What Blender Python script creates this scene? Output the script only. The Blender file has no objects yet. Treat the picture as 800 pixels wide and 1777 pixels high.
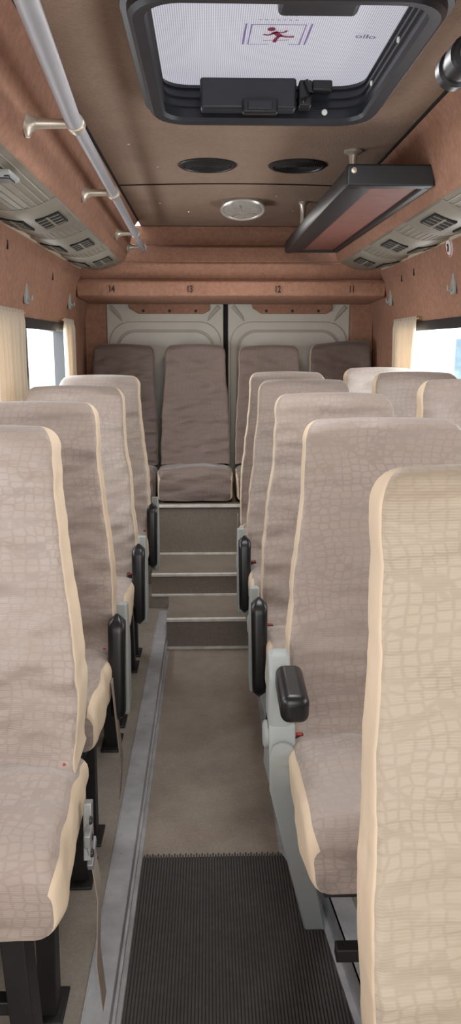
import bpy, bmesh, math, random
from mathutils import Vector, Matrix, noise
random.seed(7)
C = bpy.context.scene.collection
PI = math.pi
# ------------------------------------------------------------------ camera
F = 1333.0
cd = bpy.data.cameras.new('camera'); cam = bpy.data.objects.new('camera', cd); C.objects.link(cam)
cd.sensor_fit = 'VERTICAL'; cd.sensor_height = 36; cd.lens = F/1777*36; cd.clip_start = .02
cam.location = (0,0,0); cam.rotation_euler = (math.radians(90-12.2), 0, math.radians(-1.6))
bpy.context.scene.camera = cam
bpy.context.scene.view_settings.view_transform = 'Standard'
# ------------------------------------------------------------------ materials
def lin(c):
    return tuple(((v/255)/12.92 if v/255 <= .04045 else ((v/255+.055)/1.055)**2.4) for v in c)
def nm(m):
    m.use_nodes = True; nt = m.node_tree; b = nt.nodes['Principled BSDF']; return nt, b
def mat(name, col, rough=.6, metal=0, var=.12, vscale=8, bump=.0, bscale=60, emit=0, spec=None, coat=0, detail=4, stain=0):
    m = bpy.data.materials.new(name); nt, b = nm(m); L = nt.links; N = nt.nodes
    c = lin(col)
    b.inputs['Roughness'].default_value = rough; b.inputs['Metallic'].default_value = metal
    if spec is not None: b.inputs['Specular IOR Level'].default_value = spec
    if coat: b.inputs['Coat Weight'].default_value = coat
    tc = N.new('ShaderNodeTexCoord')
    n = N.new('ShaderNodeTexNoise'); n.inputs['Scale'].default_value = vscale; n.inputs['Detail'].default_value = detail
    L.new(tc.outputs['Object'], n.inputs['Vector'])
    r = N.new('ShaderNodeValToRGB'); r.color_ramp.elements[0].position = .3; r.color_ramp.elements[1].position = .7
    r.color_ramp.elements[0].color = (*[v*(1-var) for v in c], 1); r.color_ramp.elements[1].color = (*[min(1, v*(1+var)) for v in c], 1)
    L.new(n.outputs['Fac'], r.inputs['Fac']); out = r.outputs['Color']
    if stain:
        n3 = N.new('ShaderNodeTexNoise'); n3.inputs['Scale'].default_value = 3.5; n3.inputs['Detail'].default_value = 9; n3.inputs['Roughness'].default_value = .7
        L.new(tc.outputs['Object'], n3.inputs['Vector'])
        r3 = N.new('ShaderNodeValToRGB'); r3.color_ramp.elements[0].position = .38; r3.color_ramp.elements[1].position = .62
        k = 1-stain; r3.color_ramp.elements[0].color = (k*.98, k*.96, k*.95, 1); r3.color_ramp.elements[1].color = (1, 1, 1, 1)
        L.new(n3.outputs['Fac'], r3.inputs['Fac'])
        mm = N.new('ShaderNodeMixRGB'); mm.blend_type = 'MULTIPLY'; mm.inputs[0].default_value = 1; L.new(out, mm.inputs[1]); L.new(r3.outputs[0], mm.inputs[2]); out = mm.outputs[0]
    L.new(out, b.inputs['Base Color'])
    if emit:
        L.new(r.outputs['Color'], b.inputs['Emission Color']); b.inputs['Emission Strength'].default_value = emit
    if bump:
        n2 = N.new('ShaderNodeTexNoise'); n2.inputs['Scale'].default_value = bscale; n2.inputs['Detail'].default_value = 3
        L.new(tc.outputs['Object'], n2.inputs['Vector'])
        bp = N.new('ShaderNodeBump'); bp.inputs['Strength'].default_value = bump; bp.inputs['Distance'].default_value = .01
        L.new(n2.outputs['Fac'], bp.inputs['Height']); L.new(bp.outputs['Normal'], b.inputs['Normal'])
    return m
def croc(name, base, cell, rough=.55, scale=64, edge=(.06,.14), rand=.38, fade=.35):
    m = bpy.data.materials.new(name); nt, b = nm(m); L = nt.links; N = nt.nodes
    tc = N.new('ShaderNodeTexCoord'); mp = N.new('ShaderNodeMapping'); mp.inputs['Scale'].default_value = (.75, .75, 1.1)
    L.new(tc.outputs['Object'], mp.inputs['Vector'])
    dn = N.new('ShaderNodeTexNoise'); dn.inputs['Scale'].default_value = 6; L.new(mp.outputs[0], dn.inputs['Vector'])
    mx = N.new('ShaderNodeMixRGB'); mx.inputs[0].default_value = .05; L.new(mp.outputs[0], mx.inputs[1]); L.new(dn.outputs['Color'], mx.inputs[2])
    v = N.new('ShaderNodeTexVoronoi'); v.feature = 'DISTANCE_TO_EDGE'; v.inputs['Scale'].default_value = scale; v.inputs['Randomness'].default_value = rand
    L.new(mx.outputs[0], v.inputs['Vector'])
    r = N.new('ShaderNodeValToRGB'); e = r.color_ramp.elements
    e[0].position = edge[0]; e[1].position = edge[1]; e[0].color = (*lin(base), 1); e[1].color = (*lin(cell), 1)
    L.new(v.outputs['Distance'], r.inputs['Fac'])
    fn = N.new('ShaderNodeTexNoise'); fn.inputs['Scale'].default_value = 5; L.new(tc.outputs['Object'], fn.inputs['Vector'])
    fr = N.new('ShaderNodeValToRGB'); fr.color_ramp.elements[0].position = .35; fr.color_ramp.elements[1].position = .65
    fr.color_ramp.elements[0].color = (fade,fade,fade,1); fr.color_ramp.elements[1].color = (1,1,1,1); L.new(fn.outputs['Fac'], fr.inputs['Fac'])
    fm = N.new('ShaderNodeMixRGB'); fm.inputs[1].default_value = (*lin(tuple((a_+2*b_)/3 for a_, b_ in zip(base, cell))), 1)
    L.new(fr.outputs[0], fm.inputs[0]); L.new(r.outputs[0], fm.inputs[2])
    big = N.new('ShaderNodeTexNoise'); big.inputs['Scale'].default_value = 3; big.inputs['Detail'].default_value = 2; L.new(tc.outputs['Object'], big.inputs['Vector'])
    rr = N.new('ShaderNodeValToRGB'); rr.color_ramp.elements[0].position = .3; rr.color_ramp.elements[1].position = .7
    rr.color_ramp.elements[0].color = (.93, .925, .92, 1); rr.color_ramp.elements[1].color = (1, 1, 1, 1)
    L.new(big.outputs['Fac'], rr.inputs['Fac'])
    mu = N.new('ShaderNodeMixRGB'); mu.blend_type = 'MULTIPLY'; mu.inputs[0].default_value = 1
    L.new(fm.outputs[0], mu.inputs[1]); L.new(rr.outputs[0], mu.inputs[2]); L.new(mu.outputs[0], b.inputs['Base Color'])
    w = N.new('ShaderNodeTexWave'); w.bands_direction = 'Z'; w.inputs['Scale'].default_value = 90; w.inputs['Distortion'].default_value = .6
    L.new(tc.outputs['Object'], w.inputs['Vector'])
    wr = N.new('ShaderNodeTexNoise'); wr.inputs['Scale'].default_value = 1; wr.inputs['Detail'].default_value = 1.5
    mp2 = N.new('ShaderNodeMapping'); mp2.inputs['Scale'].default_value = (5, 8, 13); mp2.inputs['Rotation'].default_value = (0,.5,0)
    L.new(tc.outputs['Object'], mp2.inputs['Vector']); L.new(mp2.outputs[0], wr.inputs['Vector'])
    b1 = N.new('ShaderNodeBump'); b1.inputs['Strength'].default_value = .7; b1.inputs['Distance'].default_value = .05; L.new(wr.outputs['Fac'], b1.inputs['Height'])
    b2 = N.new('ShaderNodeBump'); b2.inputs['Strength'].default_value = .12; b2.inputs['Distance'].default_value = .002; L.new(w.outputs['Fac'], b2.inputs['Height']); L.new(b1.outputs[0], b2.inputs['Normal'])
    L.new(b2.outputs[0], b.inputs['Normal'])
    b.inputs['Roughness'].default_value = rough; b.inputs['Sheen Weight'].default_value = .3
    return m
M = {}
M['cover'] = croc('seat_cover_taupe', (147,132,122), (160,145,134))
M['cover_sunlit'] = croc('seat_cover_sunlit', (156,142,124), (167,154,135), scale=70, edge=(.06,.16), rand=.3, fade=.5)  # yellower copy of the taupe cover, sunlight put into the tint
M['cover_pale'] = croc('seat_cover_pale', (176,163,153), (189,176,165))
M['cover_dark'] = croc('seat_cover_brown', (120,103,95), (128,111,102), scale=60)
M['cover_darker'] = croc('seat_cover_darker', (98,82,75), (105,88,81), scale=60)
M['beige'] = mat('beige_gusset', (212,192,166), .8, var=.06, bump=.45, bscale=18)
M['leather'] = mat('worn_brown_felt', (165,123,101), .9, var=.14, vscale=45, bump=.5, bscale=140, stain=.12)
M['ceil'] = mat('brown_felt_ceiling', (144,120,102), .9, var=.08, vscale=60, bump=.4, bscale=160, stain=.12)
M['lino'] = mat('brown_linoleum', (162,149,136), .6, var=.10, vscale=110, bump=.05, bscale=90, detail=8, stain=.25)
M['lino2'] = mat('grey_linoleum', (152,144,132), .6, var=.10, vscale=110, bump=.05, bscale=90, detail=8, stain=.25)
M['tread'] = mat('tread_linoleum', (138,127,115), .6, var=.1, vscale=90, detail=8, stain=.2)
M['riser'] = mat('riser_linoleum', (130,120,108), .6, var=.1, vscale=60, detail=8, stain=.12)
M['rubber'] = mat('ribbed_rubber', (80,76,72), .8, var=.15, vscale=60, detail=8, stain=.25)
M['rubber2'] = mat('rubber_groove_shade', (50,47,45), .9, var=.1)  # darker copy of the rubber, shade between the ribs put into colour
M['alu'] = mat('aluminium', (194,195,198), .45, metal=.35, var=.16, vscale=10, stain=.3)
M['strip'] = mat('worn_step_edge', (226,223,214), .45, metal=.1, var=.15, vscale=24, stain=.15)
M['rail'] = mat('painted_rail', (162,161,165), .5, metal=.25, var=.05)
M['chrome'] = mat('bracket_metal', (200,190,175), .35, metal=.6, var=.05)
M['black'] = mat('black_plastic', (26,27,30), .38, var=.1)
M['gloss'] = mat('black_armrest_pad', (24,24,26), .32, var=.1)
M['frameblk'] = mat('hatch_black_plastic', (36,38,44), .42, var=.15)
M['rackblk'] = mat('rack_black_frame', (30,31,34), .45, var=.15)
M['steel'] = mat('black_steel', (40,38,38), .5, metal=.3, var=.2)
M['grey'] = mat('grey_plastic', (156,160,157), .5, var=.06)
M['mount'] = mat('zinc_bracket', (150,152,152), .4, metal=.5, var=.1)
M['duct'] = mat('silver_duct', (142,136,123), .45, metal=.2, var=.06)
M['cream'] = mat('cream_piping', (200,186,162), .6)
M['door'] = mat('door_paint', (194,190,178), .45, var=.04)
M['door2'] = mat('door_groove_shade', (166,162,150), .5, var=.04)  # darker copy of the door paint, shade of the pressed grooves as colour
M['red'] = mat('red_button', (160,54,38), .5)
M['strap'] = mat('belt_webbing', (150,138,126), .8, bump=.3, bscale=200)
M['text'] = mat('black_ink', (34,27,25), .7)
M['dark'] = mat('dark_gap', (20,18,17), .9)
M['white'] = mat('white_plastic', (235,235,230), .4, var=.03)
M['signred'] = mat('sign_red', (180,60,60), .5)
M['purple'] = mat('sticker_purple', (116,94,146), .6, emit=.32)  # sticker colours carry a faint glow of their own over the bright screen
M['crimson'] = mat('sticker_crimson', (118,32,62), .6, emit=.18)
M['inkfaint'] = mat('glowing_ink', (118,114,130), .7, emit=.25)  # grey ink lightened by emission
M['ground'] = mat('asphalt', (210,210,208), .9, vscale=.5)
M['bld'] = mat('pale_blue_wall', (232,241,247), .8, vscale=.5, var=.03, emit=.2)  # emission added so the wall looks bright through the window
M['bldw'] = mat('building_window', (165,195,210), .2)
M['rackpanel'] = mat('rack_panel_red', (128,84,74), .6, var=.12, vscale=20)
m = bpy.data.materials.new('curtain_cloth'); nt, b = nm(m); N = nt.nodes; L = nt.links
b.inputs['Base Color'].default_value = (*lin((220,206,186)), 1); b.inputs['Roughness'].default_value = .9
tr = N.new('ShaderNodeBsdfTranslucent'); tr.inputs[0].default_value = (*lin((230,214,192)), 1)
ms = N.new('ShaderNodeMixShader'); ms.inputs[0].default_value = .3
nz = N.new('ShaderNodeTexNoise'); nz.inputs['Scale'].default_value = 200; bp = N.new('ShaderNodeBump'); bp.inputs['Strength'].default_value = .2; L.new(nz.outputs[0], bp.inputs['Height']); L.new(bp.outputs[0], b.inputs['Normal'])
L.new(b.outputs[0], ms.inputs[1]); L.new(tr.outputs[0], ms.inputs[2]); L.new(ms.outputs[0], N['Material Output'].inputs[0]); M['curtain'] = m
m = bpy.data.materials.new('window_glass'); nt, b = nm(m); N = nt.nodes; L = nt.links
tp = N.new('ShaderNodeBsdfTransparent'); tp.inputs[0].default_value = (.98,.99,1,1); gl = N.new('ShaderNodeBsdfGlossy'); gl.inputs['Roughness'].default_value = .03
ms = N.new('ShaderNodeMixShader'); ms.inputs[0].default_value = .04
L.new(tp.outputs[0], ms.inputs[1]); L.new(gl.outputs[0], ms.inputs[2]); L.new(ms.outputs[0], N['Material Output'].inputs[0]); M['glass'] = m
m = bpy.data.materials.new('hatch_mesh_screen'); nt, b = nm(m); N = nt.nodes; L = nt.links
tc = N.new('ShaderNodeTexCoord'); w = N.new('ShaderNodeTexWave'); w.bands_direction = 'X'; w.inputs['Scale'].default_value = 60; w.inputs['Distortion'].default_value = .3
L.new(tc.outputs['Object'], w.inputs['Vector'])
w2 = N.new('ShaderNodeTexWave'); w2.bands_direction = 'Y'; w2.inputs['Scale'].default_value = 80; w2.inputs['Distortion'].default_value = .6; L.new(tc.outputs['Object'], w2.inputs['Vector'])
mx = N.new('ShaderNodeMixRGB'); mx.inputs[0].default_value = .45; L.new(w.outputs['Fac'], mx.inputs[1]); L.new(w2.outputs['Fac'], mx.inputs[2])
r = N.new('ShaderNodeValToRGB'); r.color_ramp.elements[0].color = (*lin((138,136,150)),1); r.color_ramp.elements[1].color = (*lin((220,220,228)),1); r.color_ramp.elements[0].position = .1
L.new(mx.outputs[0], r.inputs[0]); b.inputs['Base Color'].default_value = (.1,.1,.1,1); L.new(r.outputs[0], b.inputs['Emission Color']); b.inputs['Emission Strength'].default_value = .95  # daylight through the translucent panel painted in as emission
M['screen'] = m
M['lens'] = mat('lamp_lens', (150,145,136), .18, var=.12, vscale=40, coat=.5, emit=.02)
M['lens2'] = mat('lamp_lens_inner', (134,129,121), .2, var=.05)
M['lamprim'] = mat('lamp_silver_rim', (190,186,178), .3, metal=.4, var=.05)

# ------------------------------------------------------------------ geometry helpers
class MB:
    def __init__(s): s.bm = bmesh.new()
    def box(s, c, d, rot=None):
        mtx = Matrix.Translation(c)
        if rot is not None: mtx = mtx @ rot.to_4x4()
        mtx = mtx @ Matrix.Diagonal((d[0], d[1], d[2], 1))
        bmesh.ops.create_cube(s.bm, size=1, matrix=mtx); return s
    def bb(s, x0, x1, y0, y1, z0, z1):
        return s.box(((x0+x1)/2, (y0+y1)/2, (z0+z1)/2), (abs(x1-x0), abs(y1-y0), abs(z1-z0)))
    def rings(s, rs, caps=True, closed=True):
        vs = [[s.bm.verts.new(p) for p in r] for r in rs]
        n = len(rs[0])
        for a, b in zip(vs, vs[1:]):
            for i in range(n if closed else n-1):
                j = (i+1) % n
                try: s.bm.faces.new((a[i], a[j], b[j], b[i]))
                except ValueError: pass
        if caps:
            s.bm.faces.new(list(reversed(vs[0]))); s.bm.faces.new(vs[-1])
        return s
    def tube(s, pts, r, n=14, caps=True):
        pts = [Vector(p) for p in pts]; rs = []
        for i, p in enumerate(pts):
            t = (pts[min(i+1, len(pts)-1)] - pts[max(i-1, 0)]).normalized()
            up = Vector((0,0,1)) if abs(t.z) < .9 else Vector((1,0,0))
            a = t.cross(up).normalized(); b = a.cross(t).normalized()
            rr = r[i] if isinstance(r, (list, tuple)) else r
            rs.append([p + a*math.cos(k*2*PI/n)*rr + b*math.sin(k*2*PI/n)*rr for k in range(n)])
        return s.rings(rs, caps)
    def lathe(s, prof, o=(0,0,0), n=28, axis=(0,0,1), caps=True):
        q = Vector((0,0,1)).rotation_difference(Vector(axis)); o = Vector(o); rs = []
        for r, h in prof:
            rs.append([o + q @ Vector((math.cos(k*2*PI/n)*max(r, 1e-4), math.sin(k*2*PI/n)*max(r, 1e-4), h)) for k in range(n)])
        return s.rings(rs, caps)
    def prism(s, poly, f0, f1):
        return s.rings([[f0(p) for p in poly], [f1(p) for p in poly]], True)
    def build(s, name, m, parent=None, bevel=0, smooth=False, seg=3, angle=40):
        bmesh.ops.recalc_face_normals(s.bm, faces=s.bm.faces)
        me = bpy.data.meshes.new(name); s.bm.to_mesh(me); s.bm.free()
        me.materials.append(m)
        o = bpy.data.objects.new(name, me); C.objects.link(o)
        if parent is not None: o.parent = parent
        if smooth or bevel:
            for p in me.polygons: p.use_smooth = True
            try: me.set_sharp_from_angle(angle=math.radians(angle))
            except Exception: pass
        if bevel:
            b = o.modifiers.new('bevel', 'BEVEL'); b.width = bevel; b.segments = seg; b.limit_method = 'ANGLE'; b.angle_limit = math.radians(35)
        return o
def tag(o, label=None, cat=None, group=None, kind=None):
    if label: o['label'] = label
    if cat: o['category'] = cat
    if group: o['group'] = group
    if kind: o['kind'] = kind
    return o
def empty(name, loc=(0,0,0), label=None, cat=None, group=None):
    o = bpy.data.objects.new(name, None); C.objects.link(o); o.location = loc; o.empty_display_size = .1
    return tag(o, label, cat, group)
def struct(o): o['kind'] = 'structure'; return o
def text_mesh(name, s, size, m, f, parent, bold=.012):
    cu = bpy.data.curves.new('t', 'FONT'); cu.body = s; cu.size = size; cu.align_x = 'CENTER'; cu.align_y = 'CENTER'; cu.offset = size*bold
    ob = bpy.data.objects.new('t', cu); C.objects.link(ob); bpy.context.view_layer.update()
    dg = bpy.context.evaluated_depsgraph_get(); me = bpy.data.meshes.new_from_object(ob.evaluated_get(dg))
    bpy.data.objects.remove(ob); me.name = name
    for v in me.vertices: v.co = f(v.co.x, v.co.y)
    me.materials.clear(); me.materials.append(m)
    o = bpy.data.objects.new(name, me); C.objects.link(o); o.parent = parent
    return o

XC = .137
def mir(x): return 2*XC - x
ZA, ZP = -1.50, -1.42
ZR = -.915
CZ = .70
Y0, YR = -.3, 5.22
# ------------------------------------------------------------------ floor
a = MB(); a.bb(-.225, .36, Y0, 3.67, ZA-.05, ZA); struct(a.build('floor', M['lino']))
a = MB(); a.bb(-.80, -.226, Y0, 4.5, ZA-.05, ZP); a.bb(-.34, -.228, 4.06, 4.5, ZP-.01, -1.350); struct(a.build('floor.001', M['lino2']))
poly = [(.225,4.5),(1.074,4.5),(1.074,Y0),(.345,Y0),(.345,1.4),(.305,1.82),(.225,2.05)]
a = MB(); a.prism(poly, lambda p: Vector((p[0],p[1],ZA-.05)), lambda p: Vector((p[0],p[1],ZP))); struct(a.build('floor.002', M['lino2']))
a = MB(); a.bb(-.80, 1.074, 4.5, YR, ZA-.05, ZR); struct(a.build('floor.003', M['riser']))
a = MB(); a.bb(-.280, -.222, Y0, 4.0, ZP, ZP+.004); a.bb(-.2255, -.2215, Y0, 4.0, ZA, ZP+.004); a.bb(-.2255, -.207, Y0, 3.66, ZA, ZA+.004)
a.bb(-.2225,-.2145,Y0,4.0,ZA+.035,ZA+.044); a.bb(-.283,-.278,Y0,4.0,ZP,ZP+.007)
t1 = struct(a.build('trim_1', M['alu'], bevel=.0012, seg=1))
for k in range(8):
    s_ = MB(); s_.lathe([(.004,0),(.003,.0015),(.001,.002)], (-.258, 1.1+k*.42, ZP+.004), 10); s_.build('screw', M['grey'], t1, smooth=True)
a = MB()
path = [(.225,4.0),(.225,2.05),(.305,1.82),(.345,1.4),(.345,Y0)]
def strip(mb, path, off0, off1, z0, z1):
    ring = []
    for p in path:
        ring.append([Vector((p[0]+off0,p[1],z0)), Vector((p[0]+off1,p[1],z0)), Vector((p[0]+off1,p[1],z1)), Vector((p[0]+off0,p[1],z1))])
    mb.rings(ring)
strip(a, path, -.004, .055, ZP, ZP+.004); strip(a, path, -.004, 0, ZA, ZP+.004); strip(a, path, -.02, 0, ZA, ZA+.004)
struct(a.build('trim_2', M['alu']))
def step(y0, y1, z0, z1, label, last=False, xl=-.22):
    r = empty('step', (XC-.15, y0, z0), label, 'step', 'steps climbing to the rear seats')
    l = Vector(r.location)
    def B(x0,x1,a0,a1,b0,b1): 
        q = MB(); q.bb(x0-l.x,x1-l.x,a0-l.y,a1-l.y,b0-l.z,b1-l.z); return q
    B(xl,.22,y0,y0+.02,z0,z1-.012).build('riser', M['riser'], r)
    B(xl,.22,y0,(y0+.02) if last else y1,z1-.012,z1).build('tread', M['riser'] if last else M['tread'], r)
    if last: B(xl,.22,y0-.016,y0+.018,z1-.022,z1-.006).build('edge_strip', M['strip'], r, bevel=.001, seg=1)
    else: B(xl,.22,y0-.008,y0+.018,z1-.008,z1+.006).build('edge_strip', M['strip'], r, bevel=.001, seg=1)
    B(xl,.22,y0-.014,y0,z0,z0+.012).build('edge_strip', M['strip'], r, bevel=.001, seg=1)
step(3.67, 4.052, ZA, -1.348, 'lowest step at the far end of the aisle floor')
step(4.055, 4.462, -1.348, -1.228, 'middle step with metal edge strips below the tall riser', xl=-.32)
step(4.478, 4.5, -1.228, ZR, 'tall top riser directly under the rear middle seat', True, xl=-.32)
# mat
a = MB(); yn = .9; x = -.203; k = 0
a.prism([(-.205,yn),(.32,yn),(.32,1.42),(.285,1.80),(.215,2.03),(-.205,2.03)], lambda p: Vector((p[0],p[1],ZA)), lambda p: Vector((p[0],p[1],ZA+.006)))
while x < .315:
    if x < .208: yf = 2.037 + (.006 if k % 2 else 0)
    elif x < .28: yf = 2.03-(x-.208)/.072*.23
    else: yf = 1.80-(x-.28)/.036*.38
    a.bb(x, x+.0050, yn, yf, ZA+.002, ZA+.0090)
    x += .0082; k += 1
mt = a.build('floor_mat', M['rubber']); mt.data.materials.append(M['rubber2'])
for p in mt.data.polygons:
    if not (p.normal.z > .9 and p.center.z > ZA+.008): p.material_index = 1
tag(mt, 'dark ribbed rubber mat on the aisle floor', 'mat')

# ------------------------------------------------------------------ walls with windows
WZ0, WZ1 = -.50, .11
winsL = [(.5,1.6),(1.9,3.25),(3.43,4.42)]
winsR = [(.5,1.6),(1.9,2.95),(3.15,4.35)]
def wall(name, fx, wins):
    a = MB()
    zs = [(.73,.445),(.755,.32),(.785,.2),(.80,WZ1),(.80,WZ0),(.80,ZP-.08)]
    ys = sorted({Y0, YR} | {v for w_ in wins for v in w_})
    vs = {}
    def V(i, j):
        if (i,j) not in vs: vs[(i,j)] = a.bm.verts.new((fx(-zs[i][0]), ys[j], zs[i][1]))
        return vs[(i,j)]
    for i in range(len(zs)-1):
        for j in range(len(ys)-1):
            if i == 3 and any(abs(ys[j]-w_[0]) < 1e-6 for w_ in wins): continue
            a.bm.faces.new((V(i,j),V(i+1,j),V(i+1,j+1),V(i,j+1)))
    return struct(a.build(name, M['leather'], smooth=True))
ident = lambda x: x
wl = wall('wall_left', ident, winsL); wr = wall('wall_right', mir, winsR)
n = 1
for fx, wins in ((ident, winsL), (mir, winsR)):
    for (y0, y1) in wins:
        a = MB(); xi, xo = fx(-.792), fx(-.86)
        e = .035
        a.bb(xi, xo, y0-.005, y1+.005, WZ1-e, WZ1+.012); a.bb(xi, xo, y0-.005, y1+.005, WZ0-.012, WZ0+e)
        a.bb(xi, xo, y0-.005, y0+.03, WZ0, WZ1); a.bb(xi, xo, y1-.03, y1+.005, WZ0, WZ1)
        o = struct(a.build('window_%d' % n, M['black']))
        g = MB(); g.bb(fx(-.835), fx(-.839), y0+.01, y1-.01, WZ0+.01, WZ1-.01); g.build('pane', M['glass'], o)
        n += 1
def curtain(fx, y0, y1, label, folds):
    a = MB(); N_ = folds*10; rs = []
    for k in range(13):
        z = .145 - k*.62/12; pinch = 1-.12*math.sin(min(1, k/10)*PI)
        r_ = []
        for i in range(N_+1):
            t = i/N_; y = (y0+y1)/2+(t-.5)*(y1-y0)*pinch
            xx = -.768 + .013*math.sin(t*folds*2*PI+.3*math.sin(k*.5))+.003*math.sin(t*23)
            if k == 0: xx = -.768+.006*math.sin(t*folds*2*PI)
            r_.append(Vector((fx(xx), y, z)))
        rs.append(r_)
    a.rings(rs, caps=False, closed=False)
    r = empty('curtain', (0,0,0), label, 'curtain', 'beige window curtains')
    o = a.build('cloth', M['curtain'], r, smooth=True, angle=80)
    sd = o.modifiers.new('s','SOLIDIFY'); sd.thickness = .0015
    h = MB(); h.tube([(fx(-.768), y0-.02, .135),(fx(-.768), y1+.02, .135)], .004, 8); h.build('curtain_rod', M['chrome'], r, smooth=True)
curtain(ident, 2.80, 3.32, 'beige curtain cut by the left picture edge', 11)
curtain(ident, 4.22, 4.52, 'beige curtain at the far end of the left bright window', 6)
curtain(mir, 3.93, 4.42, 'beige curtain beside the bright window on the right wall', 9)
a = MB(); a.bb(-.80,-.662,5.12,YR,ZR,.45); a.bb(.926,1.074,5.12,YR,ZR,.45); a.bb(-.80,1.074,5.2,5.24,.3,.72)
struct(a.build('wall_rear', M['leather'], bevel=.01))
def rounded_arch(x0, x1, z0, z1, r, n=8):
    p = [(x0,z0),(x1,z0)]
    for k in range(n+1):
        t = k/n*PI/2; p.append((x1-r+r*math.cos(t), z1-r+r*math.sin(t)))
    for k in range(n+1):
        t = PI/2+k/n*PI/2; p.append((x0+r+r*math.cos(t), z1-r+r*math.sin(t)))
    return p
def door(nm_, x0, x1, flip):
    a = MB(); a.bb(x0, x1, 5.17, 5.21, ZR, .36); d = struct(a.build(nm_, M['door'], bevel=.006))
    P = lambda y: (lambda p: Vector((p[0], y, p[1])))
    g = MB(); g.prism(rounded_arch(x0+.015, x1-.015, ZR+.05, .155, .14), P(5.172), P(5.160)); g.build('pressed_panel', M['door'], d, bevel=.008)
    g = MB(); g.prism(rounded_arch(x0+.055, x1-.055, ZR+.08, .105, .13), P(5.162), P(5.158)); g.build('recess', M['door2'], d, bevel=.003)
    g = MB(); g.prism(rounded_arch(x0+.07, x1-.07, ZR+.09, .09, .12), P(5.160), P(5.150)); g.build('inner_panel', M['door'], d, bevel=.005)
    for sx, xx in ((1, x0+.02), (-1, x1-.02)):
        g = MB(); tri = [(xx, .24), (xx+sx*.085, .155), (xx+sx*.075,.19), (xx+sx*.02,.26)]
        g.prism(tri, P(5.172), P(5.160)); g.build('corner_gusset', M['door2'], d, bevel=.004)
    cx = (x0+x1)/2 + (.03 if not flip else .02)
    g = MB(); q = [(cx-.28,.36),(cx+.26,.36),(cx+.26,.225),(cx+.22,.203),(cx-.20,.203),(cx-.26,.24)]
    g.prism(q, P(5.166), P(5.152)); tp_ = g.build('trim_panel', M['leather'], d, bevel=.006)
    for k in (-.17, .0, .17):
        g = MB(); g.lathe([(.010,0),(.008,.004),(.001,.005)], (cx+k, 5.152, .222), 10, (0,-1,0)); g.build('screw', M['steel'], tp_, smooth=True)
door('door_1', -.662, .098, False); door('door_2', .128, .926, True)
a = MB(); a.bb(.096,.130,5.185,5.205,ZR,.36); struct(a.build('trim_3', M['dark']))  # dark bar stands in for the shade in the gap between doors

# ------------------------------------------------------------------ ceiling
def cring(x0,x1,y0,y1,r,n=7):
    p = []
    for cx,cy,a0 in ((x1-r,y1-r,0),(x0+r,y1-r,90),(x0+r,y0+r,180),(x1-r,y0+r,270)):
        for k in range(n+1):
            t = math.radians(a0+90*k/n); p.append((cx+r*math.cos(t), cy+r*math.sin(t)))
    return p
HX0,HX1,HY0,HY1 = -.12,.445,1.66,2.45
a = MB(); xs = [-.40,HX0-.02,HX1+.02,.674]; ys = [Y0,HY0-.02,HY1+.02,4.86]
for i in range(3):
    for j in range(3):
        if i==1 and j==1: continue
        a.bb(xs[i],xs[i+1],ys[j],ys[j+1],CZ,CZ+.03)
ce = struct(a.build('ceiling', M['ceil']))
g = MB(); rs=[]
for k in range(25):
    t=k/24; x=-.40+t*1.074; y=3.66-.05*math.sin(t*PI)
    rs.append([Vector((x,y-.004,CZ-.001)),Vector((x,y+.004,CZ-.001)),Vector((x,y+.004,CZ-.004)),Vector((x,y-.004,CZ-.004))])
g.rings(rs); g.build('seam', M['dark'], ce)
for (x,y) in ((-.28,2.95),(-.2,3.3),(-.24,4.1),(.33,3.9),(-.1,4.35),(.45,4.3)):
    g = MB(); g.lathe([(.006,0),(.004,-.003)], (x,y,CZ),8); g.build('screw', M['chrome'], ce)

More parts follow.
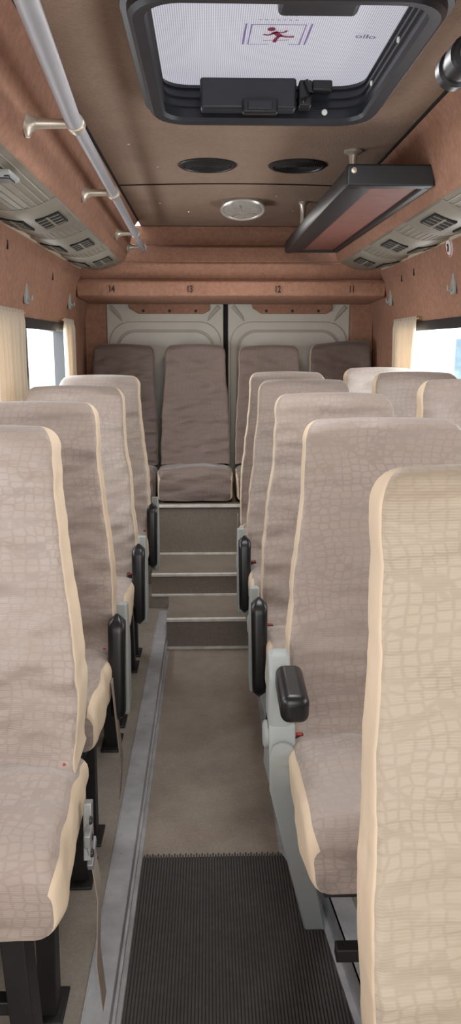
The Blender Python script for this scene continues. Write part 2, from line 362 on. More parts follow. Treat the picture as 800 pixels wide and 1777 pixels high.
zB, zC = .47, .445
def cove(nm_, fx):
    a = MB(); prof = [(-.385,.73),(-.395,.70),(-.42,.665),(-.445,.58),(-.475,.485),(-.49,.468),(-.52,.475),(-.52,.73)]
    a.prism(prof, lambda p: Vector((fx(p[0]),Y0,p[1])), lambda p: Vector((fx(p[0]),4.64,p[1])))
    o = struct(a.build(nm_, M['leather'], smooth=True, angle=50))
    g = MB(); g.bb(fx(-.392),fx(-.402),Y0,4.64,.693,.701); g.build('seam', M['dark'], o)  # dark strip paints the shadow line along the ceiling panel edge
    return o
cove('trim_4', ident); cove('trim_5', mir)
def dz(s): return zB+(zC-zB)*s-.03*math.sin(PI*s)
def dx(s): return -.487+(-.735+.487)*s
def duct(fx, label, mods):
    r = empty('air_duct', (fx(-.61), 2.3, .45), label, 'air duct', 'overhead air ducts'); l = Vector(r.location)
    a = MB()
    prof = [(dx(k/12), dz(k/12)) for k in range(13)] + [(-.76,.46),(-.76,.56),(-.50,.56)]
    a.prism(prof, lambda p: Vector((fx(p[0]),Y0,p[1]))-l, lambda p: Vector((fx(p[0]),4.62,p[1]))-l)
    a.build('duct_panel', M['duct'], r, smooth=True, angle=50)
    g = MB()
    for k in range(1,12):
        s=k/12; x=fx(dx(s)); z=dz(s); g.bb(x-.0015-l.x,x+.0015-l.x,Y0-l.y,4.61-l.y,z-.0025-l.z,z+.002-l.z)
    g.build('ribbing', M['duct'], r)
    for y in mods:
        g = MB(); rs=[]
        for s in [k/12 for k in range(13)]:
            x = fx(dx(s)); z = dz(s)
            rs.append([Vector((x,y-.24,z-.001))-l,Vector((x,y+.24,z-.001))-l,Vector((x,y+.225,z-.010))-l,Vector((x,y-.225,z-.010))-l])
        g.rings(rs); g.build('vent_plate', M['duct'], r, smooth=True)
        for s in (.25,.75):
            x = fx(dx(s)); z = dz(s)
            sl = (dz(s+.02)-dz(s-.02))/(fx(dx(s+.02))-fx(dx(s-.02)))
            rot = Matrix.Rotation(-math.atan(sl), 3, 'Y')
            g = MB(); g.box(Vector((x,y,z-.010))-l, (.086,.19,.008), rot); v = g.build('air_vent', M['dark'], r, bevel=.003)
            g = MB()
            for k in range(4): g.box(Vector((x,y-.07+k*.0467,z-.0145))-l, (.078,.004,.003), rot)
            g.box(Vector((x,y,z-.0155))-l,(.008,.18,.003),rot)
            g.build('louvre', M['duct'], v)
    return r, l
dl, ll = duct(ident, 'grey overhead air duct with black vents along the left wall', (2.88,3.55,4.22))
dr, lr = duct(mir, 'grey overhead air duct with black vents behind the rack on the right', (2.88,3.55,4.22))
for yy in (1.98, 2.18):
    for s in (.2,.5):
        x=dx(s); z=dz(s)
        g = MB(); g.box(Vector((x,yy,z-.010))-ll,(.06,.11,.014)); rl = g.build('reading_light', M['grey'], dl, bevel=.005)
        g = MB(); g.box(Vector((x,yy+.01,z-.018))-ll,(.04,.06,.005)); g.build('lens', M['black'] if s<.3 else M['lens'], rl, bevel=.002)
        g = MB(); g.box(Vector((x+.018,yy-.04,z-.018))-ll,(.012,.014,.005)); g.build('button', M['black'], rl)
n=6
for fx in (ident, mir):
    g = MB(); g.tube([(fx(-.733),Y0,.437),(fx(-.733),4.6,.437)], .010, 10); struct(g.build('trim_%d'%n, M['cream'], smooth=True)); n+=1

# bulkhead
bk = empty('bulkhead', (XC,4.75,.28), 'brown padded bulkhead with seat numbers above the rear doors', 'bulkhead'); bl = Vector(bk.location)
P2 = lambda x: (lambda p: Vector((x,p[0],p[1]))-bl)
a = MB(); a.prism([(5.2,.70),(4.84,.70),(4.80,.585),(4.86,.575),(5.2,.575)], P2(-.50), P2(.774)); a.build('upper_panel', M['leather'], bk, bevel=.008)
a = MB(); a.prism([(5.2,.60),(4.80,.585),(4.72,.565),(4.66,.475),(4.70,.46),(5.2,.46)], P2(-.60), P2(.874)); a.build('ledge', M['leather'], bk, bevel=.008)
a = MB(); a.prism([(5.12,.47),(4.66,.475),(4.645,.462),(4.69,.375),(5.12,.36)], P2(-.745), P2(1.019)); a.build('sloped_panel', M['leather'], bk, bevel=.006)
a = MB(); a.prism([(5.12,.40),(4.68,.385),(4.60,.362),(4.595,.352),(4.605,.285),(4.62,.277),(5.12,.262)], P2(-.752), P2(1.026)); a.build('number_strip', M['leather'], bk, bevel=.002)
for s, x in (('14',-.555),('13',-.107),('12',.40),('11',.83)):
    text_mesh('seat_number', s, .052, M['text'], lambda u,v,x=x: Vector((x+u*.72, 4.5995-(.318+v-.285)*.149-.0035, .318+v))-bl, bk, bold=.022)

def speaker(x,y,label):
    r = empty('ceiling_speaker',(x,y,CZ),label,'speaker','round ceiling speakers')
    g = MB(); g.lathe([(.116,0),(.116,-.004),(.108,-.009),(.098,-.009),(.094,-.004),(.094,0)],(0,0,0),36); g.build('rim',M['black'],r,smooth=True)
    g = MB(); pr=[(.094,-.002)]
    for k in range(9,-1,-1):
        pr += [(.009*k+.006,-.008),(.009*k+.002,-.005)]
    g.lathe(pr,(0,0,0),36); g.build('grille',M['dark'],r,smooth=True)
speaker(0.0,3.26,'left black round speaker in the brown ceiling'); speaker(.357,3.26,'right black round speaker in the ceiling next to the luggage rack')
r = empty('dome_lamp',(.174,4.05,CZ-.030),'round silvery translucent dome lamp on the rear ceiling','lamp'); r.rotation_euler=(math.radians(-16),0,0)
g = MB(); g.lathe([(.098,.06),(.106,.004),(.112,-.004),(.112,-.010),(.106,-.016),(.098,-.014),(.094,-.008)],(0,0,0),48,caps=False); g.build('rim',M['lamprim'],r,smooth=True)
g = MB(); g.lathe([(.097,-.008)]+[(.095*math.cos(t),-.010-.013*math.sin(t)) for t in [k/10*PI/2 for k in range(10)]]+[(.001,-.023)],(0,0,0),48); ln=g.build('lens',M['lens'],r,smooth=True,angle=80)
for k in range(3):
    t=k*2*PI/3+.3; g=MB(); g.box((.045*math.cos(t),.045*math.sin(t),-.0215),(.05,.003,.004),Matrix.Rotation(t,3,'Z')); g.build('lens_rib',M['lens2'],ln)

# ------------------------------------------------------------------ roof hatch
h = empty('roof_hatch',((HX0+HX1)/2,(HY0+HY1)/2,CZ),'black framed roof hatch with bright mesh screen and sticker','roof hatch'); hl = Vector(h.location)
def ringat(off,z): return [Vector((p[0],p[1],z))-hl for p in cring(HX0-off,HX1+off,HY0-off,HY1+off,.07+off)]
a = MB()
prof = [(.012,.755),(.004,.735),(.010,.732),(.002,.71),(.008,.707),(.000,.685),(.006,.682),(.0,.655),(.006,.645),(.03,.642),(.040,.650),(.042,.665),(.055,.668),(.062,.70),(.05,.71)]
a.rings([ringat(o_,z_) for o_,z_ in prof],caps=False); a.build('hatch_frame',M['frameblk'],h,smooth=True,angle=30)
a = MB(); v=[a.bm.verts.new(p) for p in ringat(.012,.745)]; a.bm.faces.new(v); a.build('mesh_screen',M['screen'],h)
a = MB(); v=[a.bm.verts.new(p) for p in ringat(.03,.775)]; a.bm.faces.new(v); a.build('lid',M['white'],h)
def HB(x0,x1,y0,y1,z0,z1): 
    q=MB(); q.bb(x0-hl.x,x1-hl.x,y0-hl.y,y1-hl.y,z0-hl.z,z1-hl.z); return q
lt = HB(-.02,.255,2.385,2.44,.662,.745).build('latch',M['frameblk'],h,bevel=.008)
HB(.10,.20,2.36,2.39,.645,.685).build('latch_tab',M['black'],lt,bevel=.006)
HB(.115,.185,2.352,2.362,.652,.676).build('latch_button',M['frameblk'],lt,bevel=.003)
HB(.262,.30,2.385,2.44,.67,.74).build('latch_hinge',M['black'],lt,bevel=.006)
q=MB(); q.tube([Vector((.28,2.38,.735))-hl,Vector((.295,2.375,.70))-hl,Vector((.27,2.37,.68))-hl],.008,10); q.build('latch_lever',M['black'],lt,smooth=True)
HB(.30,.36,2.40,2.445,.715,.745).build('latch_block',M['black'],lt,bevel=.006)
HB(.155,.33,1.66,1.875,.705,.738).build('handle',M['frameblk'],h,bevel=.012)
for (x,y,z) in ((.345,2.449,.672),(.443,2.25,.69),(.443,1.95,.69)):
    q=MB()
    if x<.4: q.lathe([(.009,0),(.007,.004),(.001,.005)],Vector((x,y,z))-hl,12,(0,-1,0))
    else: q.lathe([(.007,0),(.006,.004),(.001,.005)],Vector((x,y,z))-hl,12,(-1,0,0))
    q.build('screw',M['white'],h,smooth=True)
sx,sy,sz=.170,2.075,.742
def S(u,v,z=0): return Vector((sx+u,sy-v,sz-z))-hl
def flat(mb,pts,w):
    for (u0,v0),(u1,v1) in zip(pts,pts[1:]):
        dx_,dy_=u1-u0,v1-v0; l_=math.hypot(dx_,dy_); nx,ny=-dy_/l_*w/2,dx_/l_*w/2
        vs=[mb.bm.verts.new(S(*q)) for q in ((u0+nx,v0+ny),(u1+nx,v1+ny),(u1-nx,v1-ny),(u0-nx,v0-ny))]; mb.bm.faces.new(vs)
q=MB(); flat(q,[(-.080,-.062),(-.076,.066)],.0045); flat(q,[(-.067,-.062),(-.063,.060)],.003); flat(q,[(.062,-.062),(.066,.062)],.003); flat(q,[(.075,-.062),(.080,.068)],.0045); flat(q,[(-.065,.060),(.067,.062)],.0035); flat(q,[(-.015,-.060),(-.068,-.060)],.003); flat(q,[(.063,-.060),(.035,-.060)],.003)
q.build('sticker_border',M['purple'],h)
# running figure, leaning to the left
q=MB()
def tiltp(pts,a_=.45): return [(u*math.cos(a_)-v*math.sin(a_), u*math.sin(a_)+v*math.cos(a_)) for u,v in pts]
flat(q,tiltp([(.002,.020),(.006,-.012)]),.016); flat(q,tiltp([(.002,.014),(-.018,.006),(-.028,.016)]),.008); flat(q,tiltp([(.002,.016),(.022,.006),(.034,.014)]),.007)
flat(q,tiltp([(.004,-.010),(-.010,-.022),(-.022,-.042)]),.010); flat(q,tiltp([(.006,-.010),(.022,-.024),(.036,-.028)]),.010); flat(q,[(-.030,-.036),(.034,-.030)],.003)
hd=tiltp([(.002,.037)])[0]
vs=[q.bm.verts.new(S(hd[0]+.010*math.cos(t),hd[1]+.012*math.sin(t))) for t in [k*PI/8 for k in range(16)]]; q.bm.faces.new(vs)
q.build('sticker_figure',M['crimson'],h)
q=MB()
for k in range(7): flat(q,[(-.048+k*.014,.088),(-.040+k*.014,.088)],.004)
for k in range(3): flat(q,[(.010+k*.012,.115),(.017+k*.012,.115)],.010)
q.build('sticker_writing',M['inkfaint'],h)
text_mesh('sticker_writing','ollo',.034,M['inkfaint'],lambda u,v: Vector((.390-u,2.08-v-u*.12,sz))-hl,h)

# ------------------------------------------------------------------ handrails
def rail_bracket(parent,l,fx,y,z,xr,xb):
    g=MB(); d=1 if fx(0)==0 else -1
    p0=Vector((fx(xb),y,z)); L_=abs(xr-xb)
    g.lathe([(.034,-.002),(.034,.006),(.022,.012),(.013,.03),(.011,L_-.02),(.013,L_)],p0-l,18,(d,0,0)); g.build('bracket',M['chrome'],parent,smooth=True)
    g=MB(); g.lathe([(.024,-.018),(.024,.018)],Vector((fx(xr),y,z))-l,18,(0,1,0)); g.build('collar',M['chrome'],parent,smooth=True,bevel=.003)
r=empty('handrail',(-.34,3.0,.55),'grey tubular handrail along the left ceiling edge','handrail'); l=Vector(r.location)
g=MB(); g.tube([Vector(p)-l for p in ((-.371,4.63,.54),(-.352,3.4,.548),(-.334,2.12,.552))],.0165,18); g.build('rail_tube',M['rail'],r,smooth=True)
g=MB(); g.tube([Vector(p)-l for p in ((-.336,2.16,.552),(-.333,2.04,.552),(-.285,1.3,.548),(-.26,.9,.545))],.0205,18); g.build('rail_tube',M['rail'],r,smooth=True)
for y in (2.12,3.02,4.05,4.60):
    rail_bracket(r,l,ident,y,.55,-.334-(y-2.12)*.0147,-.458)
r=empty('handrail',(.51,1.6,.55),'end of the black capped handrail at the right picture edge','handrail'); l=Vector(r.location)
g=MB(); g.tube([Vector(p)-l for p in ((.505,1.70,.55),(.52,1.2,.56),(.53,.8,.56))],.021,18); g.build('rail_tube',M['rail'],r,smooth=True)
g=MB(); g.lathe([(.030,-.075),(.036,-.07),(.036,-.03),(.031,-.026),(.031,.0),(.037,.004),(.037,.03),(.030,.038),(.001,.04)],Vector((.505,1.69,.55))-l,24,(0,1,0)); g.build('end_cap',M['black'],r,smooth=True,angle=30)
g=MB(); g.lathe([(.034,0),(.034,.006),(.018,.014),(.012,.20)],Vector((.725,1.66,.55))-l,18,(-1,0,0)); g.build('bracket',M['chrome'],r,smooth=True)

# ------------------------------------------------------------------ luggage rack
r=empty('luggage_rack',(.6,3.6,.53),'black framed overhead luggage rack with red brown underside','luggage rack'); l=Vector(r.location)
def RB(x0,x1,y0,y1,z0,z1,dzf=.012):
    q=MB(); q.rings([[Vector((x,y,z+o))-l for x,z in ((x0,z0),(x1,z0),(x1,z1),(x0,z1))] for y,o in ((y0,(y0-2.65)/1.9*dzf),(y1,(y1-2.65)/1.9*dzf))]); return q
q=MB(); q.prism([(.446,.522),(.452,.568),(.472,.572),(.505,.540),(.545,.522),(.545,.512),(.47,.500),(.450,.505)],lambda p:Vector((p[0],2.66,p[1]))-l,lambda p:Vector((p[0]-.012,4.56,p[1]+.012))-l); q.build('side_rail',M['rackblk'],r,bevel=.003)
RB(.706,.736,2.66,4.56,.506,.560).build('side_rail',M['rackblk'],r,bevel=.004)
RB(.45,.738,2.640,2.69,.506,.574).build('end_rail',M['rackblk'],r,bevel=.007)
RB(.437,.738,4.53,4.57,.506,.56).build('end_rail',M['rackblk'],r,bevel=.006)
RB(.50,.72,2.685,4.55,.518,.526).build('shelf_panel',M['rackpanel'],r)
for (x,y,rr_) in ((.535,3.02,.034),(.475,4.05,.024)):
    q=MB(); q.lathe([(rr_,0),(rr_,-.008),(.016,-.016),(.012,-.06),(.014,-.115),(.02,-.12),(.02,-.13)],Vector((x,y,CZ))-l,18); q.build('bracket',M['chrome'],r,smooth=True)
q=MB(); q.tube([Vector((.470,4.05,.575))-l,Vector((.475,3.02,.572))-l],.006,8); q.build('tie_bar',M['steel'],r,smooth=True)
q=MB(); q.tube([Vector((.470,3.02,.572))-l,Vector((.535,3.02,.575))-l],.006,8); q.build('tie_bar',M['steel'],r,smooth=True)
q=MB(); q.lathe([(.01,0),(.009,.004),(.001,.005)],Vector((.472,2.640,.553))-l,10,(0,-1,0)); q.build('screw',M['chrome'],r)

def wx(z):
    pts=[(.73,.445),(.755,.32),(.785,.2),(.80,.11)]
    for (a0,z0),(a1,z1) in zip(pts,pts[1:]):
        if z1<=z<=z0: return -(a0+(a1-a0)*(z0-z)/(z0-z1))
    return -.8
for fx,y,z,lb in ((ident,3.42,.225,'grey coat hook above the left window pillar'),(ident,4.44,.25,'grey coat hook in the far left wall corner'),(mir,4.5,.275,'grey coat hook above the right curtain'),(mir,3.36,.265,'grey coat hook below the round warning sticker')):
    d=1 if fx(0)==0 else -1
    r=empty('coat_hook',(fx(wx(z)),y,z),lb,'coat hook','coat hooks on the side walls')
    q=MB(); poly=[(-.018,-.05),(.018,-.05),(.024,-.018),(.010,.028),(.006,.05),(-.006,.05),(-.010,.028),(-.024,-.018)]
    q.prism(poly,lambda p:Vector((d*(-.004),p[0],p[1])),lambda p:Vector((d*.009,p[0],p[1]))); q.build('plate',M['grey'],r,bevel=.003)
    q=MB(); q.tube([(d*.006,0,-.018),(d*.018,0,-.036),(d*.025,0,-.032),(d*.028,0,-.014)],[.006,.006,.005,.004],10); q.build('hook',M['grey'],r,smooth=True)
r=empty('warning_sticker',(mir(wx(.405)),3.35,.405),'round white warning sticker with red ring on right wall','sticker')
q=MB(); q.lathe([(.040,-.004),(.040,.006),(.001,.006)],(0,0,0),28,(-1,0,-.2)); q.build('disc',M['white'],r)
q=MB(); q.lathe([(.038,.0062),(.038,.0072),(.034,.0072),(.034,.0062)],(0,0,0),28,(-1,0,-.2),caps=False); q.build('ring',M['signred'],r)
q=MB(); q.box((-.0075,.0,-.004),(.004,.006,.030)); q.box((-.0085,.004,.008),(.004,.014,.008)); q.build('symbol',M['text'],r)
for fx,y,z in ((ident,3.02,.37),(ident,3.9,.33),(mir,4.2,.35),(mir,3.95,.36)):
    q=MB(); q.bb(-.003,.003,-.005,.005,-.018,.018); q.bb(-.003,.003,-.012,-.004,.006,.016)
    o=q.build('seat_number_mark',M['text']); o.location=(fx(wx(z)),y,z)
    tag(o,{(3.02):'small dark seat mark above the nearest left curtain',(3.9):'small dark seat mark above the left bright window',(4.2):'farther small dark seat mark on the right wall',(3.95):'nearer small dark seat mark on the right wall'}[y],'number mark')

# ------------------------------------------------------------------ seats
def section(hw,d,rr,nf=16,gs=2):
    P_=[];T=[]
    rr=min(rr,d*.49,hw*.9)
    for i in range(nf): P_.append((-(hw-rr)+2*(hw-rr)*i/nf,-d/2)); T.append(0)
    for j in range(5):
        t=-PI/2+PI/2*j/5; P_.append((hw-rr+rr*math.cos(t),-d/2+rr+rr*math.sin(t))); T.append(1 if j>=gs else 0)
    for j in range(3): P_.append((hw,-d/2+rr+(d-2*rr)*j/3)); T.append(1)
    for j in range(5):
        t=PI/2*j/5; P_.append((hw-rr+rr*math.cos(t),d/2-rr+rr*math.sin(t))); T.append(1 if j<3 else 0)
    for i in range(nf): P_.append(((hw-rr)-2*(hw-rr)*i/nf,d/2)); T.append(0)
    for j in range(5):
        t=PI/2+PI/2*j/5; P_.append((-(hw-rr)+rr*math.cos(t),d/2-rr+rr*math.sin(t))); T.append(2 if j>=2 else 0)
    for j in range(3): P_.append((-hw,d/2-rr-(d-2*rr)*j/3)); T.append(2)
    for j in range(5):
        t=PI+PI/2*j/5; P_.append((-(hw-rr)+rr*math.cos(t),-d/2+rr+rr*math.sin(t))); T.append(2 if j<5-gs else 0)
    return P_,T
def tagged_loft(rings,T,names,mats,parent,fill=True):
    n=len(T); root=None
    for tg in (0,1,2):
        bm=bmesh.new(); cache={}
        def V(i,j):
            if (i,j) not in cache: cache[(i,j)]=bm.verts.new(rings[i][j])
            return cache[(i,j)]
        for i in range(len(rings)-1):
            for j in range(n):
                if T[j]==tg:
                    j2=(j+1)%n
                    bm.faces.new((V(i,j),V(i,j2),V(i+1,j2),V(i+1,j)))
        if tg==0 and fill:
            bm.faces.new([V(0,j) for j in range(n)]); bm.faces.new([V(len(rings)-1,j) for j in reversed(range(n))])
        q=MB(); q.bm.free(); q.bm=bm
        if tg==0: root=q.build(names[0],mats[0],parent,smooth=True,angle=60)
        else: q.build(names[1],mats[1],root,smooth=True,angle=60)
    return root
def make_seat(label,group,loc,aisle,style,main,hw0=.235,hw1=.185,hb=.60,z0=.585,z1=1.27,rec=.20,seed=0,arm='down',legz=0,cdepth=.38,th=.095,buckle=True,ch=.115,gs=3,lean=0,tilt=0,wr=1,side=None,flare=0,cr=.030,armz=0):
    r=empty('passenger_seat',loc,label,'seat',group)
    H=z1-z0; rings=[]; hold={}
    svals=[k/50*.93 for k in range(51)]; rtop=.038
    def W(s):
        t=max(0,min(1,(s-.15)/.8)); t=t*t*(3-2*t); return hw0+(hw1-hw0)*t
    def ring(s,sh,dth,zz):
        hw=W(s)-sh; P_,T_=section(hw,dth,.014 if gs>1 else .028,gs=gs); hold['T']=T_
        out=[]
        for x,y in P_:
            f=1-(x/(W(s)))**2
            yy=rec*s+th/2+y
            nv=noise.noise(Vector((x*5+seed*3.1,zz*10,seed*1.7)))*.007*wr
            fold=noise.noise(Vector((x*6+zz*11+seed*2,zz*22-x*7,seed+5)))
            nv+=(abs(fold)**.8)*-.015*wr*(1 if s<.9 else 0)*(1.3-s)
            f2=noise.noise(Vector((x*20-zz*9+seed,zz*8+x*9,seed*2)))
            nv+=-.005*wr*abs(f2)*(1 if s<.88 else 0)
            if y<0: yy+=.012*f*(1 if s<.9 else max(0,(1-s)/.1))-.014*math.sin(min(1,s/.5)*PI)-.032*max(0,1-s/.08)
            yy+=nv; xx=x*(1+.028*noise.noise(Vector((seed,zz*9,3 if x>0 else 8)))+.012*noise.noise(Vector((seed,zz*30,5 if x>0 else 9))))+lean*s
            crown=.008*f*max(0,(s-.8)/.2)
            zz_=zz+(.022*noise.noise(Vector((x*9,seed,1))) if s<.02 else 0)+tilt*x*max(0,s-.4)
            out.append(Vector((xx,yy,zz_+crown)))
        return out
    for s in svals: rings.append(ring(s,0,th*(1.08-.2*s),z0+H*s))
    zt=z0+H*.93; hr=z1-zt
    for k in range(1,9):
        t=k/8*PI/2; rings.append(ring(.93+.07*math.sin(t),rtop*(1-math.cos(t)),max(.004,th*.89*math.cos(t)),zt+hr*math.sin(t)))
    tagged_loft(rings,hold['T'],('backrest','side_panel'),(main,side or M['beige']),r)
    rs=[]; yb=.07; yf=-cdepth
    ys_=[yb+(yf+.05-yb)*k/18 for k in range(19)]+[yf+.05-.05*math.sin(k/6*PI/2) for k in range(1,7)]
    cw=hw0+.006
    for i,y in enumerate(ys_):
        t=(yb-y)/(yb-yf); k=max(0,i-18)/6
        drop=.040*(1-math.cos(k*PI/2))+.030*max(0,1-t/.36); top=hb+.020*t-drop; bot=hb-ch
        w_=cw+flare*t-.012*(1-math.cos(k*PI/2))
        P_,T2=section(w_,top-bot,cr,gs=min(gs,3 if (flare or style=='rear') else 2))
        zc=(top+bot)/2; out=[]
        for x,yy in P_:
            z=zc-yy
            f=1-(x/w_)**2
            if yy<0: z+=.016*f*(1-k)+noise.noise(Vector((x*8+seed,y*12,seed)))*.009-.009*abs(noise.noise(Vector((x*16,y*20+x*10,seed))))
            z+=0 if yy<0 else (.010 if style!='rear' else .004)*noise.noise(Vector((x*10,y*14,seed+2)))
            out.append(Vector((x+.008*noise.noise(Vector((seed,y*14,z*9))),y+.005*noise.noise(Vector((x*9,seed,z*20))),z)))
        rs.append(out)
    tagged_loft(rs,T2,('cushion','cushion_side'),(main,side or M['beige']),r)
    if style=='rear':
        q=MB(); q.bb(-hw0+.03,hw0-.03,-cdepth+.05,.10,.006,hb-ch+.01); q.build('seat_pan',M['steel'],r,bevel=.003)
        for sx_ in (-1,1):
            q=MB(); q.bb(sx_*.15-.02,sx_*.15+.02,-.25,.08,0,.008); q.build('leg',M['steel'],r,bevel=.002)
    else:
        q=MB(); q.bb(-hw0+.03,hw0-.03,-cdepth+.03,.10,hb-ch-.03,hb-ch+.01); q.build('seat_pan',M['steel'],r,bevel=.004)
    ax=aisle*(hw0+.02)
    lowlegs=hb-ch-.03
    if style!='rear':
        for sx_ in (-1,1):
            if style=='right' and sx_==aisle: continue
            xx=sx_*(hw0-.085)
            q=MB(); q.prism([(-.26,lowlegs),(-.20,lowlegs),(-.14,0.006),(-.20,0.006)],lambda p:Vector((xx-.022,p[0],p[1])),lambda p:Vector((xx+.022,p[0],p[1]))); q.bb(xx-.035,xx+.035,-.23,-.10,0,.008); q.build('leg',M['steel'],r,bevel=.003)
            q=MB(); q.prism([(.0,lowlegs),(.05,lowlegs),(.02,0.006),(-.03,0.006)],lambda p:Vector((xx-.02,p[0],p[1])),lambda p:Vector((xx+.02,p[0],p[1]))); q.bb(xx-.035,xx+.035,-.05,.05,0,.008); q.build('leg',M['steel'],r,bevel=.003)
        q=MB(); q.bb(-(hw0-.085),hw0-.085,-.20,-.17,.18,.21); q.build('cross_bar',M['steel'],r,bevel=.003)
    if style=='right':
        if legz<0:
            poly=[(-.06,.64),(.03,.64),(.05,.56),(.045,.50),(.10,.30),(.22,.05),(.28,legz+.03),(.28,legz),(.19,legz),(.15,.03),(.02,.28),(-.05,.48),(-.08,.56)]; wd=.028; shm=.12
        else:
            poly=[(-.05,.62),(.03,.62),(.045,.56),(.03,.50),(.06,.30),(.12,.03),(.12,0),(.0,0),(-.01,.03),(-.01,.28),(-.04,.48),(-.07,.56)]; wd=.018; shm=.13
        def sh(p): return -aisle*max(0,min(.58,.5-p[1])/.58)*shm
        q=MB(); q.prism(poly,lambda p:Vector((ax-wd+sh(p),p[0],p[1])),lambda p:Vector((ax+wd+sh(p),p[0],p[1]))); sl=q.build('side_leg',M['grey'],r,bevel=.006)
        q=MB(); q.lathe([(.030,0),(.030,.008),(.022,.012),(.001,.012)],(ax+aisle*(wd-.002),-.02,.60),20,(aisle,0,0)); q.build('pivot',M['grey'],sl,smooth=True)
        q=MB(); q.lathe([(.026,0),(.026,.006),(.001,.008)],(ax,-.078,.585),20,(0,-1,0)); q.build('front_cap',M['grey'],sl,smooth=True)
    if arm=='down':
        yo=-.08 if style=='left' else -.13
        # slightly curved, tapering pad with rounded ends
        q=MB(); rs=[]; nn=14
        for k in range(nn+1):
            t=k/nn; e_=min(1,math.sqrt(max(0,1-(1-min(t,1-t)/.09)**2)) if min(t,1-t)<.09 else 1)
            hx=(.0235-.004*t)*max(.12,e_); hy=(.029-.007*t)*max(.12,e_)
            zc=.718+armz-.292*t; yc=yo+.012-.030*t-.014*math.sin(t*PI)
            P_,_=section(hx,2*hy,min(hx,hy)*.62,nf=3)
            rs.append([Vector((ax+x_,yc+y_,zc)) for x_,y_ in P_])
        q.rings(rs); ar=q.build('armrest',M['gloss'],r,smooth=True,angle=60)
        q=MB(); q.prism([(yo+.02,.745+armz),(yo+.07,.735+armz),(yo+.10,.60),(yo+.08,.45),(yo+.02,.42)],lambda p:Vector((ax-.014+aisle*.012,p[0],p[1])),lambda p:Vector((ax+.014+aisle*.012,p[0],p[1]))); q.build('armrest_bracket',M['grey'],ar,bevel=.006)
    elif arm=='forward':
        q=MB(); q.box((ax+.012,-.120,.742),(.056,.15,.058),Matrix.Rotation(math.radians(4),3,'X')); ar=q.build('armrest',M['gloss'],r,bevel=.018,seg=5)
        q=MB(); q.prism([(-.06,.60),(-.06,.745),(-.03,.785),(.0,.79),(.035,.76),(.035,.60)],lambda p:Vector((ax-.028,p[0],p[1])),lambda p:Vector((ax+.018,p[0],p[1]))); q.build('armrest_bracket',M['grey'],ar,bevel=.010)
    elif arm=='bracket':
        q=MB(); q.box((ax+.012,-.10,.505),(.016,.026,.11),Matrix.Rotation(math.radians(-12),3,'X')); q.box((ax+.017,-.125,.51),(.012,.045,.026)); q.box((ax+.017,-.10,.455),(.012,.06,.018),Matrix.Rotation(.5,3,'X'))
        ab=q.build('armrest_mount',M['mount'],r,bevel=.002)
        for zz in (.47,.505,.54):
            q=MB(); q.lathe([(.008,0),(.007,.005),(.001,.006)],(ax+.019,-.122,zz),10,(aisle,0,0)); q.build('bolt',M['steel'],ab,smooth=True)
    if style in('left','right') and buckle:
        bx_=aisle*(hw0-.020)
        q=MB(); q.box((bx_,-.014,hb-.014),(.022,.028,.036),Matrix.Rotation(math.radians(35),3,'X')); bu=q.build('belt_buckle',M['black'],r,bevel=.004)
        q=MB(); q.box((bx_,-.026,hb+.001),(.013,.008,.006),Matrix.Rotation(math.radians(35),3,'X')); q.build('release_button',M['red'],bu,bevel=.002)
    return r,ax
def strap(seat,pts,w=.035):
    q=MB(); rs=[]
    for (x,y,z) in pts: rs.append([Vector((x,y-w/2,z)),Vector((x,y+w/2,z)),Vector((x+.002,y+w/2,z)),Vector((x+.002,y-w/2,z))])
    q.rings(rs); q.build('belt_strap',M['strap'],seat,smooth=True)
gL='single seats along the left side'; gR='aisle seats of the right side pairs'; gW='window seats of the right side pairs'; gB='rear bench row seats'
LX=-.505
s1,ax=make_seat('nearest left seat, its cushion and black leg cut by the frame edge',gL,(LX,1.43,ZP),1,'left',M['cover'],seed=1,arm='bracket',cdepth=.36,z1=1.245,gs=3,th=.12,hw1=.175,flare=.022,cr=.032,wr=1.15)
strap(s1,[(ax+.006,-.10,.50),(ax+.018,-.095,.44),(ax+.026,-.09,.36),(ax+.020,-.10,.22),(ax+.03,-.11,.12)],.05)
s2,ax=make_seat('second seat of the left row, with a black armrest hanging beside it',gL,(LX,2.03,ZP),1,'left',M['cover'],seed=2,z1=1.255,hw1=.18,wr=1.1)
strap(s2,[(ax-.01,-.13,.56),(ax-.004,-.12,.45),(ax+.004,-.10,.30),(ax-.004,-.10,.20)],.05)
make_seat('third seat of the left row, wrinkled taupe cover with squarer top',gL,(LX-.005,2.74,ZP),1,'left',M['cover'],seed=3,z1=1.265,wr=1.3,armz=.01)
make_seat('farthest and palest seat of the left row, before the rear row',gL,(LX-.005,3.42,ZP),1,'left',M['cover_pale'],seed=4,z1=1.28,gs=3,th=.12,armz=.02)
RX=.395
make_seat('largest nearest sunlit seat at the lower right picture edge',gR,(RX+.006,.72,ZP),-1,'right',M['cover_sunlit'],seed=5,rec=.23,arm='none',buckle=False,z1=1.26,gs=3,hw0=.215,hw1=.185)
make_seat('right seat with its black armrest lowered forward over a grey side leg',gR,(RX+.01,1.54,ZP),-1,'right',M['cover'],seed=6,arm='forward',legz=-.08,z1=1.25,gs=4)
make_seat('third aisle seat on the right, just behind the lowered armrest seat',gR,(RX,2.21,ZP),-1,'right',M['cover'],seed=7,z1=1.268,gs=4)
make_seat('fourth aisle seat on the right, belt strap hanging at its side',gR,(RX-.01,2.90,ZP),-1,'right',M['cover'],seed=8,z1=1.282,gs=4,armz=.01)
s,ax=make_seat('farthest aisle seat on the right, near the steps',gR,(RX-.01,3.58,ZP),-1,'window',M['cover'],seed=9,z1=1.29,arm='none')
strap(s,[(ax,-.12,.66),(ax-.006,-.11,.50),(ax+.004,-.12,.38),(ax,-.12,.28)],.06)
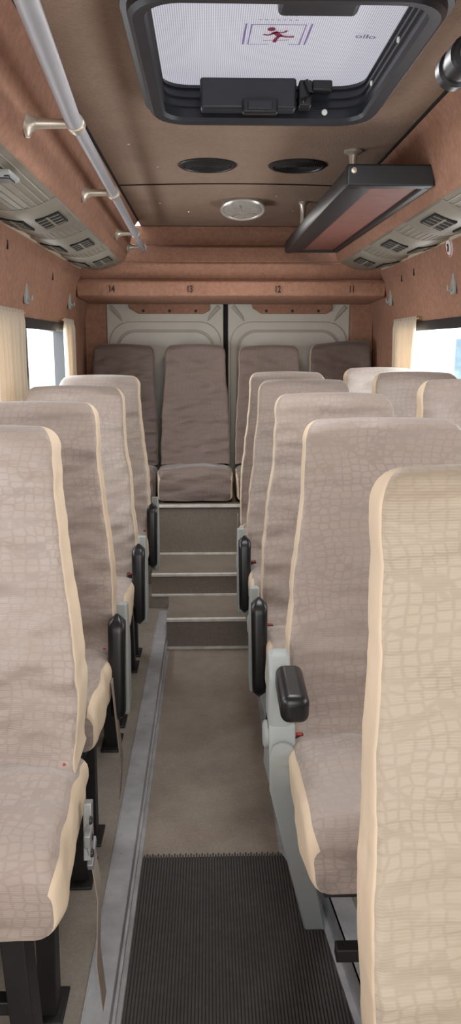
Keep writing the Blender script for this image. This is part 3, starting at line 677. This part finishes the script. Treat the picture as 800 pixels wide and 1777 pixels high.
for i,(y,lb) in enumerate(((2.21,'nearest window seat on the right, cut by the picture edge'),(2.90,'middle window seat on the right, below the bright window'),(3.58,'farthest window seat on the right, pale top before the curtain'))):
    make_seat(lb,gW,(.838,y,ZP),1,'window',M['cover'] if i<2 else M['cover_pale'],hw0=.188,hw1=.172,seed=10+i,z1=1.31,arm='none')
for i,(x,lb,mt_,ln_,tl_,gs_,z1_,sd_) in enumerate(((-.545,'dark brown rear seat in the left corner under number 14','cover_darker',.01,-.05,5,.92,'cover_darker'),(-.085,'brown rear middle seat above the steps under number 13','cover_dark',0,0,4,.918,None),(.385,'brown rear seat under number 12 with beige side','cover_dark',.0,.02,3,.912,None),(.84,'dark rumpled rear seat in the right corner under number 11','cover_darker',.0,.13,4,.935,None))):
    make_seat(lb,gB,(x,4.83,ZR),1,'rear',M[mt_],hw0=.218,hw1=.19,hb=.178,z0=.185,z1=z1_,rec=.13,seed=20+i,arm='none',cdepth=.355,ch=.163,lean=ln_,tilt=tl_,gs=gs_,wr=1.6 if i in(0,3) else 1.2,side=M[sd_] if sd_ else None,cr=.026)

# ------------------------------------------------------------------ outside
a=MB(); a.bb(-60,60,-40,90,-2.45,-2.4); struct(a.build('floor.004',M['ground']))
def building(x,y,w,d,hh,label):
    r=empty('building',(x,y,-2.4),label,'building')
    q=MB(); q.bb(-w/2,w/2,-d/2,d/2,0,hh); q.build('wall',M['bld'],r)
    q=MB(); q.bb(-w/2-.2,w/2+.2,-d/2-.2,d/2+.2,hh,hh+.3); q.build('roof',M['white'],r)
    for k in range(5):
        f=MB(); f.bb(-w/2+.8+k*(w-1.6)/5,-w/2+1.9+k*(w-1.6)/5,-d/2-.05,-d/2+.05,1.2,2.6); f.build('window',M['bldw'],r)
building(11,26,9,6,3.2,'pale blue building outside beyond the right window')
# ------------------------------------------------------------------ light
w=bpy.data.worlds.new('world'); bpy.context.scene.world=w; w.use_nodes=True
w.node_tree.nodes['Background'].inputs[0].default_value=(.97,.985,1,1); w.node_tree.nodes['Background'].inputs[1].default_value=1.9
def area(name,loc,rot,sx_,sy_,p,col=(1,1,1)):
    d=bpy.data.lights.new(name,'AREA'); d.shape='RECTANGLE'; d.size=sx_; d.size_y=sy_; d.energy=p; d.color=col
    o=bpy.data.objects.new(name,d); C.objects.link(o); o.location=loc; o.rotation_euler=rot; return o
area('windscreen_light',(XC,-.35,.15),(math.radians(88),0,0),1.6,1.0,16.5,(1,.98,.95))
for y,p in ((1.05,7),(2.55,9),(3.9,19)):
    area('window_light',(-.9,y,-.15),(0,math.radians(-90),0),.6,1.0,p,(.95,.98,1))
    area('window_light',(1.18,y,-.15),(0,math.radians(90),0),.6,1.0,p,(.95,.98,1))
area('hatch_light',(.16,2.05,.63),(0,0,0),.45,.6,9)
area('rear_fill_light',(.174,4.0,.60),(0,0,0),.18,.18,3.5,(1,.97,.92))  # fill added below the dome lamp to brighten the rear interior
